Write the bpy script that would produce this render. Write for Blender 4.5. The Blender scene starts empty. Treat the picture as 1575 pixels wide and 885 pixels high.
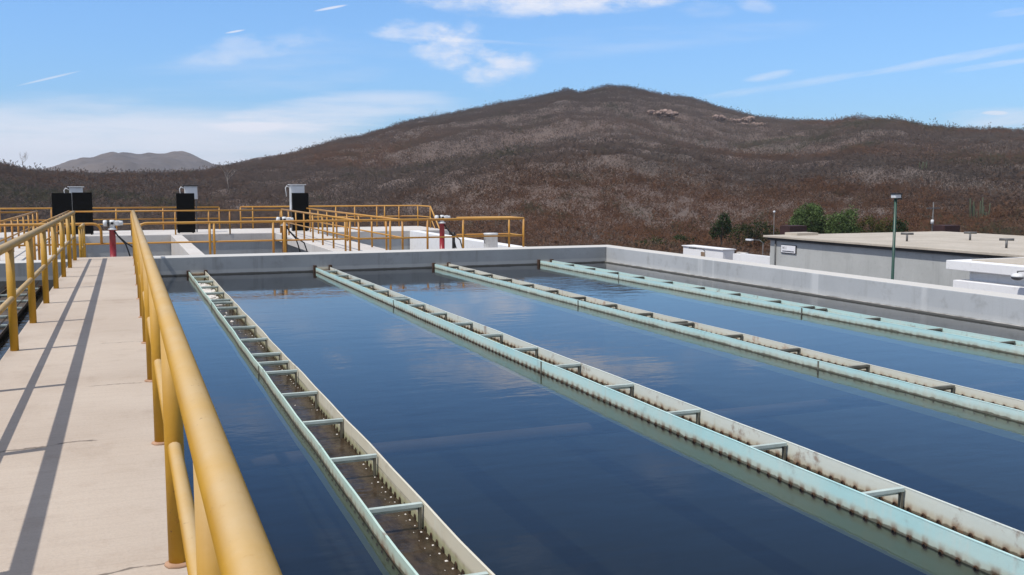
import bpy, bmesh, math, random
import numpy as np
from mathutils import Vector, Matrix, noise
random.seed(7); rng = np.random.default_rng(7)
R = math.radians
scene = bpy.context.scene
COL = scene.collection

# ------------------------------------------------------------------ tagging
def tag(o, label=None, cat=None, group=None, kind=None):
    if label: o['label'] = label
    if cat: o['category'] = cat
    if group: o['group'] = group
    if kind: o['kind'] = kind
    return o
OFF = {}
def empty(name, loc, label, cat, group=None):
    o = bpy.data.objects.new(name, None); COL.objects.link(o)
    o.empty_display_size = .2
    o.location = loc; OFF[o.name] = Vector(loc)
    return tag(o, label, cat, group)
def place(name, me, parent=None, loc=(0, 0, 0)):
    """an object using existing mesh data; loc is relative to the parent"""
    o = bpy.data.objects.new(name, me); COL.objects.link(o)
    o.location = loc
    if parent: o.parent = parent
    OFF[o.name] = (OFF[parent.name] if parent else Vector()) + Vector(loc)
    return o

class MB:
    def __init__(s): s.v = []; s.f = []; s.sm = []
    def add(s, vs, fs, smooth=False):
        n = len(s.v); s.v += [tuple(p) for p in vs]
        s.f += [tuple(i + n for i in f) for f in fs]; s.sm += [smooth] * len(fs); return s
    def box(s, x0, x1, y0, y1, z0, z1):
        vs = [(x0,y0,z0),(x1,y0,z0),(x1,y1,z0),(x0,y1,z0),(x0,y0,z1),(x1,y0,z1),(x1,y1,z1),(x0,y1,z1)]
        return s.add(vs, [(0,3,2,1),(4,5,6,7),(0,1,5,4),(1,2,6,5),(2,3,7,6),(3,0,4,7)])
    def tube(s, pts, r, n=12, caps=True):
        pts = [Vector(p) for p in pts]; rs = r if isinstance(r, (list, tuple)) else [r] * len(pts)
        t0 = (pts[1] - pts[0]).normalized()
        a = t0.orthogonal().normalized()
        vs = []; m = len(pts)
        for i, p in enumerate(pts):
            if i == 0: t = t0
            elif i == m - 1: t = (pts[-1] - pts[-2]).normalized()
            else: t = ((pts[i] - pts[i-1]).normalized() + (pts[i+1] - pts[i]).normalized()).normalized()
            a = (a - t * a.dot(t)).normalized(); b = t.cross(a)
            k = 1.0
            if 0 < i < m - 1:
                c = (pts[i] - pts[i-1]).normalized().dot(t); k = 1 / max(c, .6)
            for j in range(n):
                an = 2 * math.pi * j / n
                vs.append(p + (a * math.cos(an) + b * math.sin(an)) * rs[i] * (k if m < 4 else 1))
        fs = [(i*n+j, i*n+(j+1) % n, (i+1)*n+(j+1) % n, (i+1)*n+j) for i in range(m-1) for j in range(n)]
        s.add(vs, fs, True)
        if caps:
            k = len(s.v) - len(vs)
            s.f += [tuple(k + j for j in range(n))[::-1], tuple(k + (m-1)*n + j for j in range(n))]; s.sm += [False, False]
        return s
    def lathe(s, c, prof, n=20, axis='z'):
        c = Vector(c); vs = []
        for r, h in prof:
            for j in range(n):
                a = 2*math.pi*j/n
                p = (r*math.cos(a), r*math.sin(a), h)
                if axis == 'x': p = (h, p[0], p[1])
                if axis == 'y': p = (p[1], h, p[0])
                vs.append(c + Vector(p))
        m = len(prof)
        fs = [(i*n+j, i*n+(j+1) % n, (i+1)*n+(j+1) % n, (i+1)*n+j) for i in range(m-1) for j in range(n)]
        s.add(vs, fs, True)
        k = len(s.v) - len(vs)
        s.f += [tuple(k+j for j in range(n))[::-1], tuple(k+(m-1)*n+j for j in range(n))]; s.sm += [False]*2
        return s
    sheet = False
    def mesh(s, name, mat, origin=(0, 0, 0), bevel=0):
        me = bpy.data.meshes.new(name)
        o = Vector(origin)
        me.from_pydata([Vector(p) - o for p in s.v], [], s.f)
        me.polygons.foreach_set('use_smooth', s.sm)
        if bevel:
            bm = bmesh.new(); bm.from_mesh(me)
            bmesh.ops.bevel(bm, geom=[e for e in bm.edges if len(e.link_faces) == 2 and e.calc_face_angle() > .6], offset=bevel, segments=2, profile=.6, affect='EDGES')
            bm.to_mesh(me); bm.free()
        if not s.sheet:
            bm = bmesh.new(); bm.from_mesh(me); bmesh.ops.recalc_face_normals(bm, faces=bm.faces); bm.to_mesh(me); bm.free()
        me.materials.append(mat)
        return me
    def build(s, name, mat, parent=None, bevel=0):
        o = bpy.data.objects.new(name, s.mesh(name, mat, OFF[parent.name] if parent else (0,0,0), bevel))
        COL.objects.link(o)
        if parent: o.parent = parent
        OFF[o.name] = OFF[parent.name].copy() if parent else Vector()
        return o

class SHEET(MB): sheet = True
# ------------------------------------------------------------------ node helper
class G:
    def __init__(s, nt): s.nt = nt
    def n(s, typ, ins=None, **props):
        nd = s.nt.nodes.new(typ)
        for k, v in props.items(): setattr(nd, k, v)
        for k, v in (ins or {}).items():
            sock = nd.inputs[k]
            if isinstance(v, bpy.types.NodeSocket): s.nt.links.new(v, sock)
            elif v is not None: sock.default_value = v
        return nd
    def m(s, op, a, b=None, c=None, clamp=False):
        nd = s.nt.nodes.new('ShaderNodeMath'); nd.operation = op; nd.use_clamp = clamp
        for i, v in enumerate((a, b, c)):
            if v is None: continue
            if isinstance(v, bpy.types.NodeSocket): s.nt.links.new(v, nd.inputs[i])
            else: nd.inputs[i].default_value = v
        return nd.outputs[0]
    def mix(s, fac, a, b, blend='MIX'):
        nd = s.nt.nodes.new('ShaderNodeMix'); nd.data_type = 'RGBA'; nd.blend_type = blend
        for k, v in ((0, fac), (6, a), (7, b)):
            if isinstance(v, bpy.types.NodeSocket): s.nt.links.new(v, nd.inputs[k])
            else: nd.inputs[k].default_value = v if k == 0 else (*v[:3], 1)
        return nd.outputs[2]
    def step(s, x, a, b):
        nd = s.nt.nodes.new('ShaderNodeMapRange'); nd.interpolation_type = 'SMOOTHSTEP'
        s.nt.links.new(x, nd.inputs[0]); nd.inputs[1].default_value = a; nd.inputs[2].default_value = b
        return nd.outputs[0]
    def pos(s): return s.n('ShaderNodeNewGeometry').outputs['Position']
    def noise(s, vec, scale, detail=4, rough=.55, sc=(1, 1, 1)):
        if sc != (1, 1, 1):
            vec = s.n('ShaderNodeVectorMath', {0: vec, 1: sc}, operation='MULTIPLY').outputs[0]
        return s.n('ShaderNodeTexNoise', {'Vector': vec, 'Scale': scale, 'Detail': detail, 'Roughness': rough}).outputs[0]
    def xyz(s, vec): return s.n('ShaderNodeSeparateXYZ', {0: vec}).outputs
    def bump(s, h, dist, strength=1.0):
        return s.n('ShaderNodeBump', {'Height': h, 'Distance': dist, 'Strength': strength}).outputs[0]

def new_mat(name):
    m = bpy.data.materials.new(name); m.use_nodes = True; nt = m.node_tree; nt.nodes.clear()
    g = G(nt); out = nt.nodes.new('ShaderNodeOutputMaterial')
    return m, g, out
def pbsdf(g, out, **ins):
    b = g.n('ShaderNodeBsdfPrincipled', {k.replace('_', ' '): v for k, v in ins.items()})
    g.nt.links.new(b.outputs[0], out.inputs[0]); return b
def c4(c): return (*c[:3], 1)

def concrete(name, c1, c2, streak=0.35, stain=(.16, .14, .12), bump=.004, cracks=(), light=None, wl=None, lit_top=None):
    m, g, out = new_mat(name); p = g.pos()
    a = g.noise(p, .55, 6, .6); b = g.noise(p, 5.0, 5, .65); f = g.noise(p, 60, 3, .6)
    col = g.mix(g.step(a, .35, .65), c1, c2)
    col = g.mix(g.m('MULTIPLY', g.step(b, .52, .75), .35), col, stain)
    if streak:
        nz = g.m('SUBTRACT', 1, g.m('ABSOLUTE', g.xyz(g.n('ShaderNodeNewGeometry').outputs['Normal'])[2]))
        st = g.noise(p, 1.0, 5, .7, (2.6, 2.6, .22))
        col = g.mix(g.m('MULTIPLY', g.m('MULTIPLY', g.step(st, .52, .72), nz), streak), col, stain)
        if light:
            s2 = g.noise(p, 1.0, 3, .6, (1.7, 1.7, .12))
            col = g.mix(g.m('MULTIPLY', g.m('MULTIPLY', g.step(s2, .60, .69), nz), .7), col, light)
    col = g.mix(g.m('MULTIPLY', g.step(f, .4, .75), .12), col, (.12, .11, .10))
    if lit_top:
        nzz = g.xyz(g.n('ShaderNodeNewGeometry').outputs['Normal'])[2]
        col = g.mix(g.m('MULTIPLY', g.step(nzz, .6, .9), g.m('ADD', .7, g.m('MULTIPLY', a, .3))), col, lit_top)  # upward faces painted pale to stand for sunlit tops
    if wl is not None:
        zz = g.m('ADD', g.xyz(p)[2], g.m('MULTIPLY', g.m('SUBTRACT', b, .5), .03))
        col = g.mix(g.m('MULTIPLY', g.m('SUBTRACT', 1, g.step(zz, wl + .09, wl + .13)), .35), col, (.52, .52, .50))
        col = g.mix(g.m('MULTIPLY', g.m('SUBTRACT', 1, g.step(zz, wl + .022, wl + .038)), .85), col, (.055, .050, .040))
    h = g.m('ADD', g.m('MULTIPLY', b, .6), g.m('MULTIPLY', f, .4))
    if cracks:
        X, Y, Z = g.xyz(p)
        bro = g.noise(p, 1.0, 4, .7, (1.2, 38, 1)); col = g.mix(g.m('MULTIPLY', g.step(bro, .42, .7), .16), col, (.26, .20, .155))
        blot = g.noise(p, 1.0, 6, .65, (2.2, 1.1, 1)); col = g.mix(g.m('MULTIPLY', g.step(blot, .54, .72), .30), col, (.30, .225, .165))
        ed = g.m('MAXIMUM', g.step(X, .10, .25), g.m('SUBTRACT', 1, g.step(X, -1.09, -.93)))
        col = g.mix(g.m('MULTIPLY', g.m('MULTIPLY', ed, g.step(blot, .38, .62)), .40), col, (.25, .185, .13))
        wig = g.m('MULTIPLY', g.m('SUBTRACT', g.noise(p, 1.7, 5, .6), .5), .34)
        for (y0, x0, x1, w) in cracks:
            d = g.m('ABSOLUTE', g.m('SUBTRACT', g.m('ADD', g.m('SUBTRACT', Y, y0), wig), g.m('MULTIPLY', X, .12)))
            k = g.m('MULTIPLY', g.m('SUBTRACT', 1, g.step(d, w*.4, w)), g.m('MULTIPLY', g.step(X, x0, x0 + .05), g.m('SUBTRACT', 1, g.step(X, x1 - .05, x1))))
            k = g.m('MULTIPLY', k, g.step(b, .35, .5))
            col = g.mix(g.m('MULTIPLY', k, .75), col, (.09, .07, .055))
    pbsdf(g, out, Base_Color=col, Roughness=.88, Normal=g.bump(h, bump))
    return m

def yellow_paint():
    m, g, out = new_mat('yellow_paint'); p = g.pos()
    nz = g.xyz(g.n('ShaderNodeNewGeometry').outputs['Normal'])[2]
    a = g.noise(p, 3.0, 5, .6); b = g.noise(p, 26, 4, .6)
    col = g.mix(g.step(a, .35, .7), (.47, .25, .014), (.40, .205, .010))
    chalk_sun = g.m('MULTIPLY', g.step(nz, .25, .95), g.m('ADD', .55, g.m('MULTIPLY', g.step(a, .3, .7), .35)))
    col = g.mix(chalk_sun, col, (.51, .375, .20))  # chalky fading plus sun sheen, painted into the upward faces
    col = g.mix(g.m('MULTIPLY', g.step(b, .62, .78), .35), col, (.34, .17, .03))
    chip = g.m('MULTIPLY', g.step(g.noise(p, 34, 4, .7), .66, .70), g.step(a, .45, .6))
    col = g.mix(g.m('MULTIPLY', chip, .7), col, (.13, .065, .03))
    dirt = g.step(g.noise(p, 1.0, 5, .7, (9, 2.5, 9)), .55, .75)
    col = g.mix(g.m('MULTIPLY', dirt, .18), col, (.24, .15, .05))
    pbsdf(g, out, Base_Color=col, Roughness=g.m('ADD', .50, g.m('MULTIPLY', b, .25)), Normal=g.bump(b, .0012))
    return m
def orange_paint():
    m, g, out = new_mat('orange_yellow_paint'); p = g.pos()
    a = g.noise(p, 1.3, 5, .6); b = g.noise(p, 14, 4, .6)
    nz = g.xyz(g.n('ShaderNodeNewGeometry').outputs['Normal'])[2]
    col = g.mix(g.step(a, .4, .65), (.45, .22, .024), (.40, .17, .02))
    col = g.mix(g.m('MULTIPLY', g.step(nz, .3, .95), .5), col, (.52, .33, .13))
    col = g.mix(g.m('MULTIPLY', g.step(b, .55, .75), .5), col, (.26, .10, .02))
    pbsdf(g, out, Base_Color=col, Roughness=.5)
    return m
def simple(name, c, rough=.6, var=.25, scale=4., metallic=0., spec=.5, bump=0):
    m, g, out = new_mat(name); p = g.pos()
    a = g.noise(p, scale, 5, .6)
    d = tuple(x * (1 - var) for x in c)
    kw = {}
    if bump: kw['Normal'] = g.bump(g.noise(p, scale * 8, 4), bump)
    pbsdf(g, out, Base_Color=g.mix(g.step(a, .3, .7), c, d), Roughness=rough, Metallic=metallic, Specular_IOR_Level=spec, **kw)
    return m

WZ = -.40         # water level
PITCH = .117      # spacing of the weir orifices
def weir_paint(name, c1, c2, rust, scum, rust_amt, zoff=0.0, lowmix=.45, patchy=1.):
    """painted steel trough plate: chalky paint, rust runs at every orifice, brown scum at the waterline"""
    m, g, out = new_mat(name); p = g.pos(); X, Y, Z = g.xyz(p)
    a = g.noise(p, 1.1, 5, .6); b = g.noise(p, 9, 5, .65); s = g.noise(p, 1.0, 4, .6, (3, 9, .9))
    col = g.mix(g.step(a, .35, .65), c1, c2)
    zz = g.m('ADD', g.m('SUBTRACT', Z, zoff), g.m('MULTIPLY', g.m('SUBTRACT', b, .5), .05))
    low = g.m('SUBTRACT', 1, g.step(zz, WZ + .005, WZ + .062))
    fr = g.m('ABSOLUTE', g.m('SUBTRACT', g.m('FRACT', g.m('ADD', g.m('DIVIDE', Y, PITCH), 100.5)), .5))
    near = g.m('SUBTRACT', 1, g.step(g.m('ADD', fr, g.m('MULTIPLY', g.m('SUBTRACT', b, .5), .25)), .10, .3))
    ch = g.noise(p, 1.0, 5, .7, (4, 7, 1.6)); col = g.mix(g.m('MULTIPLY', g.step(ch, .48, .70), .38), col, (.66, .70, .64))
    pale = g.m('SUBTRACT', 1, g.step(zz, WZ + .03, WZ + .075))
    col = g.mix(g.m('MULTIPLY', pale, .5), col, tuple(.5*u + .5*v for u, v in zip((.66, .68, .58), scum)))
    col = g.mix(g.m('MULTIPLY', low, lowmix), col, scum)
    low2 = g.m('MULTIPLY', low, g.step(zz, WZ - .022, WZ - .008))
    col = g.mix(g.m('MULTIPLY', g.m('MULTIPLY', low2, near), rust_amt), col, rust)
    line = g.m('SUBTRACT', 1, g.step(g.m('ABSOLUTE', g.m('SUBTRACT', zz, WZ + .002)), .009, .019))
    col = g.mix(g.m('MULTIPLY', line, .8), col, (.055, .043, .022))
    patch = g.m('MULTIPLY', g.step(g.noise(p, 2.3, 6, .7), .56, .66), g.step(b, .4, .6))
    col = g.mix(g.m('MULTIPLY', patch, .7 * patchy), col, rust)
    col = g.mix(g.m('MULTIPLY', g.step(s, .62, .75), .25), col, scum)
    under = g.m('SUBTRACT', 1, g.step(Z, WZ - .03, WZ - .005))
    col = g.mix(g.m('MULTIPLY', under, .6), col, (.50, .52, .33))
    pbsdf(g, out, Base_Color=col, Roughness=.6, Normal=g.bump(b, .0015))
    return m

def water_mat(name, body, tint, rip, rough=.02, murk=.5, patch=None, refl=1.0, vary=1.0):
    m, g, out = new_mat(name); p = g.pos(); X, Y, Z = g.xyz(p)
    n1 = g.noise(p, 1.0, 3, .5, (1.6, 3.6, 1)); n2 = g.noise(p, 1.0, 3, .55, (6, 15, 1)); n3 = g.noise(p, .35, 2, .5)
    h = g.m('ADD', g.m('MULTIPLY', n1, .75), g.m('MULTIPLY', n2, g.m('MULTIPLY', .22, g.step(n3, .35, .65))))
    if patch:
        cx, cy, rr = patch
        d = g.m('ADD', g.m('POWER', g.m('DIVIDE', g.m('SUBTRACT', X, cx), rr), 2.), g.m('POWER', g.m('DIVIDE', g.m('SUBTRACT', Y, cy), rr * 1.5), 2.))
        n4 = g.noise(p, 1.0, 3, .6, (3.5, 5.5, 1))
        h = g.m('ADD', h, g.m('MULTIPLY', n4, g.m('MULTIPLY', g.m('SUBTRACT', 1, g.step(d, .1, 1.)), 1.2)))
    nrm = g.bump(h, rip)
    fr = g.m('MULTIPLY', g.n('ShaderNodeFresnel', {'IOR': 1.333, 'Normal': nrm}).outputs[0], refl)
    bn = g.step(g.noise(p, 1.0, 6, .7, (14, 5, 1)), .3, .7)
    df = g.n('ShaderNodeBsdfDiffuse', {0: g.mix(bn, body, tuple(q*vary for q in body))}); tr = g.n('ShaderNodeBsdfTransparent', {0: c4(tint)})
    inner = g.n('ShaderNodeMixShader', {0: murk, 1: tr.outputs[0], 2: df.outputs[0]})
    gl = g.n('ShaderNodeBsdfGlossy', {'Color': (1, 1, 1, 1), 'Roughness': rough, 'Normal': nrm})
    mx = g.n('ShaderNodeMixShader', {0: fr, 1: inner.outputs[0], 2: gl.outputs[0]})
    g.nt.links.new(mx.outputs[0], out.inputs[0])
    return m

def vcol_mat(name, rough=.9, gain=1.0, transl=0., lean=0., airy=0.):
    m, g, out = new_mat(name)
    c = g.n('ShaderNodeVertexColor', layer_name='col').outputs[0]
    d = g.n('ShaderNodeBsdfDiffuse', {0: c})
    if lean:
        nn = g.n('ShaderNodeNewGeometry').outputs['Normal']
        nn = g.n('ShaderNodeVectorMath', {0: nn, 1: (lean*.4, lean*-.25, lean)}, operation='ADD').outputs[0]
        nn = g.n('ShaderNodeVectorMath', {0: nn}, operation='NORMALIZE').outputs[0]
        g.nt.links.new(nn, d.inputs['Normal'])
    if transl:
        t = g.n('ShaderNodeBsdfTranslucent', {0: c})
        x = g.n('ShaderNodeMixShader', {0: transl, 1: d.outputs[0], 2: t.outputs[0]})
        if airy: x = g.n('ShaderNodeMixShader', {0: airy, 1: x.outputs[0], 2: g.n('ShaderNodeBsdfTransparent').outputs[0]})
        g.nt.links.new(x.outputs[0], out.inputs[0])
    else: g.nt.links.new(d.outputs[0], out.inputs[0])
    return m

M = {}
M['walk'] = concrete('walkway_concrete', (.51, .43, .35), (.455, .375, .30), 0, (.38, .29, .22), .003,
     cracks=((6.42, -1.1, -.2, .02), (4.15, -.55, .2, .014), (8.2, -.35, .2, .012), (5.35, -1.1, -.7, .012), (10.4, -.3, .2, .01), (14.4, -.9, .1, .01), (18.5, -.9, .2, .01)))
M['wall'] = concrete('tank_concrete', (.46, .475, .485), (.41, .425, .435), .4, (.21, .205, .19), .003, light=(.60, .61, .61), wl=-.40, lit_top=(.58, .55, .50))
M['end_wall'] = concrete('end_wall_concrete', (.31, .33, .345), (.26, .275, .285), .55, (.15, .15, .145), .003, wl=-.40, lit_top=(.58, .56, .52))  # face colour darkened for shade, top colour lightened for sun
M['floc'] = concrete('basin_wall_concrete', (.43, .445, .455), (.38, .395, .405), .4, (.22, .22, .215), .003)
M['pale'] = concrete('pale_concrete', (.60, .57, .53), (.54, .50, .46), .3, (.34, .31, .28), .003)
M['yellow'] = yellow_paint(); M['orange'] = orange_paint()
M['weir_out'] = weir_paint('turquoise_weir_paint', (.44, .70, .70), (.53, .72, .69), (.16, .065, .028), (.38, .37, .26), .7, 0, .45, .35)
M['weir_out_clean'] = weir_paint('turquoise_clean_weir_paint', (.46, .72, .72), (.55, .73, .70), (.16, .075, .035), (.38, .38, .26), .25, 0, .4, .35)
M['weir_out_pale'] = weir_paint('pale_green_weir_paint', (.46, .63, .56), (.52, .66, .58), (.20, .09, .04), (.33, .31, .20), .5)
M['weir_in'] = weir_paint('stained_weir_paint', (.66, .68, .61), (.60, .65, .60), (.19, .075, .028), (.42, .31, .17), .85)
M['weir_in_cream'] = weir_paint('cream_stained_weir_paint', (.66, .60, .47), (.60, .54, .40), (.25, .10, .035), (.34, .20, .085), .9)
M['weir_in_patch'] = weir_paint('patchy_weir_paint', (.68, .66, .57), (.62, .62, .53), (.34, .13, .04), (.55, .50, .36), .4, 0, .3, 1.1)
M['weir_in_low'] = weir_paint('low_cream_stained_weir_paint', (.66, .62, .50), (.60, .56, .44), (.15, .07, .025), (.17, .10, .04), .9, -.058, .85, .5)
M['weir_in_blue'] = weir_paint('light_blue_weir_paint', (.50, .73, .70), (.56, .73, .68), (.21, .09, .035), (.46, .42, .30), .55)
M['bar'] = simple('bar_paint', (.52, .60, .55), .55, .25, 7)
M['bar_dark'] = simple('bar_dark_paint', (.20, .19, .15), .6, .45, 7)
M['weir_brown'] = simple('brown_weir_plate', (.10, .075, .052), .8, .5, 5)
M['rust'] = simple('rust', (.08, .040, .022), .9, .5, 30)
M['rust_dark'] = simple('dark_rust', (.075, .040, .020), .9, .6, 40)
M['hole'] = simple('dark_hole', (.02, .016, .012), .9, .2)
M['water'] = water_mat('basin_water', (.0035, .0075, .016), (.64, .72, .64), .0030, .015, .40, patch=(7.9, 18.2, 1.6))
M['brown_water'] = water_mat('launder_water', (.030, .022, .015), (.3, .25, .2), .030, .15, .85, refl=.42, vary=2.6)
M['dark_water'] = water_mat('murky_water', (.030, .026, .020), (.2, .2, .2), .02, .05, .9, refl=.5, vary=1.8)
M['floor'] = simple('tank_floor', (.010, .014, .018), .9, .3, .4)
M['pipe_sub'] = simple('submerged_pipe_paint', (.21, .13, .11), .9, .3, 2)
M['black'] = simple('black_sheet', (.006, .006, .006), .8, .2, 3, spec=.1)
M['cab'] = simple('cabinet_white', (.62, .64, .66), .45, .1, 2)
M['red'] = simple('red_paint', (.30, .018, .028), .4, .25, 5)
M['white_metal'] = simple('white_metal', (.68, .69, .69), .4, .15, 9)
M['rubber'] = simple('black_rubber', (.012, .012, .013), .5, .2)
M['grey_wall'] = concrete('grey_render', (.45, .46, .445), (.40, .41, .395), .35, (.26, .26, .25), .002, light=(.48, .49, .48))
M['roof'] = concrete('roof_screed', (.49, .435, .36), (.42, .37, .30), 0, (.20, .175, .15), .003)
M['trim'] = simple('dark_trim', (.05, .05, .05), .7, .3)
M['white'] = concrete('white_render', (.80, .80, .80), (.76, .76, .77), .15, (.5, .48, .46), .002)
M['green_pole'] = simple('green_pole_paint', (.018, .068, .045), .4, .25, 2)
M['grey_metal'] = simple('grey_metal', (.12, .12, .12), .5, .3)
M['dark_red'] = simple('dark_red_steel', (.045, .014, .012), .8, .4)
M['lens'] = simple('lamp_glass', (.70, .72, .74), .2, .05)
M['sign'] = simple('sign_white', (.78, .78, .80), .5, .04)
M['ink'] = simple('sign_ink', (.06, .06, .07), .6, .1)
M['bark'] = simple('bark', (.13, .10, .08), .9, .4, 12, bump=.01)
M['pale_bark'] = simple('pale_bark', (.27, .235, .205), .9, .3, 12)
M['leaf'] = vcol_mat('foliage', transl=.25)
M['brush'] = vcol_mat('dry_twigs', transl=.35, lean=1.4, airy=.42)
M['door'] = simple('brown_panel', (.28, .19, .12), .6, .2)
M['foam'] = simple('white_foam', (.66, .63, .60), .6, .1, 30)
M['mortar'] = simple('mortar_collar', (.45, .27, .17), .95, .3, 20)

# ground / hill materials
def ground_mat(name, c1, c2, c3, sc=.05):
    m, g, out = new_mat(name); p = g.pos()
    a = g.noise(p, sc, 6, .6); b = g.noise(p, sc * 9, 6, .7)
    col = g.mix(g.step(a, .38, .62), c1, c2); col = g.mix(g.m('MULTIPLY', g.step(b, .5, .7), .6), col, c3)
    pbsdf(g, out, Base_Color=col, Roughness=.95, Normal=g.bump(b, .3))
    return m
M['ground'] = ground_mat('dry_earth', (.125, .092, .072), (.105, .075, .057), (.085, .062, .045))
M['hill'] = ground_mat('hill_litter', (.125, .098, .084), (.125, .090, .074), (.10, .078, .066), .02)
M['far_hill'] = ground_mat('far_hill_scrub', (.145, .115, .098), (.10, .080, .070), (.045, .038, .034), .007)

# ------------------------------------------------------------------ camera
F, VX, HY, W, H, EYE = 1500.76, 191.64, 286.57, 1575., 885., 1.556
pitch = math.atan((H/2 - HY) / F)
up_c = Vector((0, math.cos(pitch), -math.sin(pitch)))
y_c = Vector((VX - W/2, H/2 - HY, F)).normalized()
x_c = y_c.cross(up_c) * -1
if x_c.x < 0: x_c = -x_c
ax_r = Vector((x_c.x, y_c.x, up_c.x)); ax_u = Vector((x_c.y, y_c.y, up_c.y)); ax_f = Vector((x_c.z, y_c.z, up_c.z))
cam = bpy.data.cameras.new('camera'); camo = bpy.data.objects.new('camera', cam); COL.objects.link(camo)
camo.matrix_world = Matrix(((ax_r.x, ax_u.x, -ax_f.x, 0), (ax_r.y, ax_u.y, -ax_f.y, 0), (ax_r.z, ax_u.z, -ax_f.z, EYE), (0, 0, 0, 1)))
cam.sensor_width = 36; cam.lens = 36 * F / W; cam.clip_start = .05; cam.clip_end = 30000
scene.camera = camo
def ray(px, py):
    return ax_r * ((px - W/2)/F) + ax_u * ((H/2 - py)/F) + ax_f
def polar(px, dist):
    """ground point at the compass bearing of a photo column"""
    d = ray(px, HY); d.z = 0; d.normalize(); return d.x * dist, d.y * dist

# ------------------------------------------------------------------ light
SUN = Vector((-.58, -.12, 1.0)).normalized()
el = math.asin(SUN.z)
sl = bpy.data.lights.new('sun', 'SUN'); sl.energy = 3.6; sl.angle = R(.53); sl.color = (1, .95, .88)
so = bpy.data.objects.new('sun', sl); COL.objects.link(so); so.rotation_euler = SUN.to_track_quat('Z', 'Y').to_euler()
world = bpy.data.worlds.new('World'); scene.world = world; world.use_nodes = True
nt = world.node_tree; nt.nodes.clear(); g = G(nt)
sky = g.n('ShaderNodeTexSky', sky_type='NISHITA', sun_disc=False, sun_elevation=el, sun_rotation=math.atan2(SUN.x, SUN.y),
          altitude=200, air_density=1.0, dust_density=.25, ozone_density=2.2)
d = g.n('ShaderNodeTexCoord').outputs['Generated']
def dot(v): return g.n('ShaderNodeVectorMath', {0: d, 1: tuple(v)}, operation='DOT_PRODUCT').outputs['Value']
df_ = g.m('MAXIMUM', dot(ax_f), .02)
U = g.m('DIVIDE', dot(ax_r), df_); V = g.m('DIVIDE', dot(ax_u), df_)      # fixed bearings on the sky
uv = g.n('ShaderNodeCombineXYZ', {0: U, 1: V, 2: 0.}).outputs[0]
puff = g.noise(uv, 1.0, 8, .62, (15, 34, 1)); streak = g.noise(uv, 1.0, 7, .6, (4, 34, 1)); fine = g.noise(uv, 1.0, 5, .65, (40, 70, 1))
fine2 = g.noise(g.n('ShaderNodeVectorRotate', {'Vector': uv, 'Angle': R(-10)}, rotation_type='Z_AXIS').outputs[0], 1.0, 7, .62, (9, 70, 1))
def blob(px, py, rx, ry, rot, soft=0.0):
    cu, cv = (px - W/2)/F, (H/2 - py)/F; c, s = math.cos(R(rot)), math.sin(R(rot))
    du = g.m('SUBTRACT', U, cu); dv = g.m('SUBTRACT', V, cv)
    a = g.m('DIVIDE', g.m('ADD', g.m('MULTIPLY', du, c), g.m('MULTIPLY', dv, s)), rx/F)
    b = g.m('DIVIDE', g.m('SUBTRACT', g.m('MULTIPLY', dv, c), g.m('MULTIPLY', du, s)), ry/F)
    r2 = g.m('ADD', g.m('MULTIPLY', a, a), g.m('MULTIPLY', b, b))
    return g.m('SUBTRACT', 1, g.step(r2, soft, 1.))
tot = g.m('MULTIPLY', g.step(g.m('MULTIPLY', dot(ax_f), -1), -.35, .5), .55)      # unseen white veil added behind the camera to grey and lift the shadows
def addc(mask, nz, lo, hi, dens):
    global tot
    # the threshold moves with the mask so that edges break up like real cirrus
    v = g.m('MULTIPLY', g.step(g.m('ADD', nz, g.m('MULTIPLY', g.m('SUBTRACT', mask, 1), .55)), lo, hi), g.m('MULTIPLY', mask, dens))
    tot = g.m('ADD', tot, v, clamp=True)
addc(blob(120, 250, 720, 130, 0), streak, .0, .5, .9)
addc(blob(520, 175, 300, 48, 4), streak, .25, .6, .6)
addc(blob(850, -6, 330, 50, 0), puff, .24, .58, .95)
addc(blob(430, 105, 520, 70, 8), streak, .30, .75, .28)
addc(blob(1000, 60, 500, 40, 5), streak, .34, .75, .22)
addc(blob(730, 85, 150, 72, -12), puff, .30, .62, .85)
addc(blob(640, 48, 110, 32, 0), puff, .28, .6, .6)
addc(blob(380, 75, 260, 42, 11), puff, .35, .7, .35)
addc(blob(700, 62, 200, 7, -3), streak, .2, .55, .35)
addc(blob(1185, 117, 62, 11, 10), fine2, .2, .8, .7)
addc(blob(1210, 132, 230, 12, 9), fine2, .25, .8, .45)
addc(blob(1480, 88, 240, 13, 10), fine2, .22, .8, .5)
addc(blob(1530, 100, 130, 9, 8), fine2, .22, .8, .5)
addc(blob(1162, 8, 50, 20, -8), puff, .18, .7, .5)
addc(blob(1090, 14, 80, 22, 0), puff, .25, .75, .3)
addc(blob(1560, 18, 70, 11, 8), fine2, .2, .8, .55)
addc(blob(1545, 182, 160, 26, 0), fine2, .1, .75, .55)
addc(blob(1530, 174, 30, 5, 0), streak, .1, .4, .5)
addc(blob(360, -90, 320, 60, 5), puff, .32, .75, .4)
addc(blob(1150, -190, 500, 80, 8), puff, .36, .8, .25)
addc(blob(700, -330, 700, 90, 3), puff, .38, .8, .25)
for (x0, y0, x1, y1, w, dn) in ((477, 18.5, 541, 6.5, 2.6, .8), (343, 52, 380, 45.5, 1.9, .75), (15, 135, 134, 107, 2.2, .5)):
    addc(blob((x0+x1)/2, (y0+y1)/2, math.hypot(x1-x0, y1-y0)/2, w, math.degrees(math.atan2(y0-y1, x1-x0))), fine, -.2, .3, dn)
tz = g.n('ShaderNodeSeparateXYZ', {0: d}).outputs[2]
tint = g.mix(g.step(tz, -.02, .22), (.42, .60, .88), (.66, .88, 1.12))
tint = g.mix(g.step(tz, .22, .6), tint, (1.30, 1.06, .88))
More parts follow.
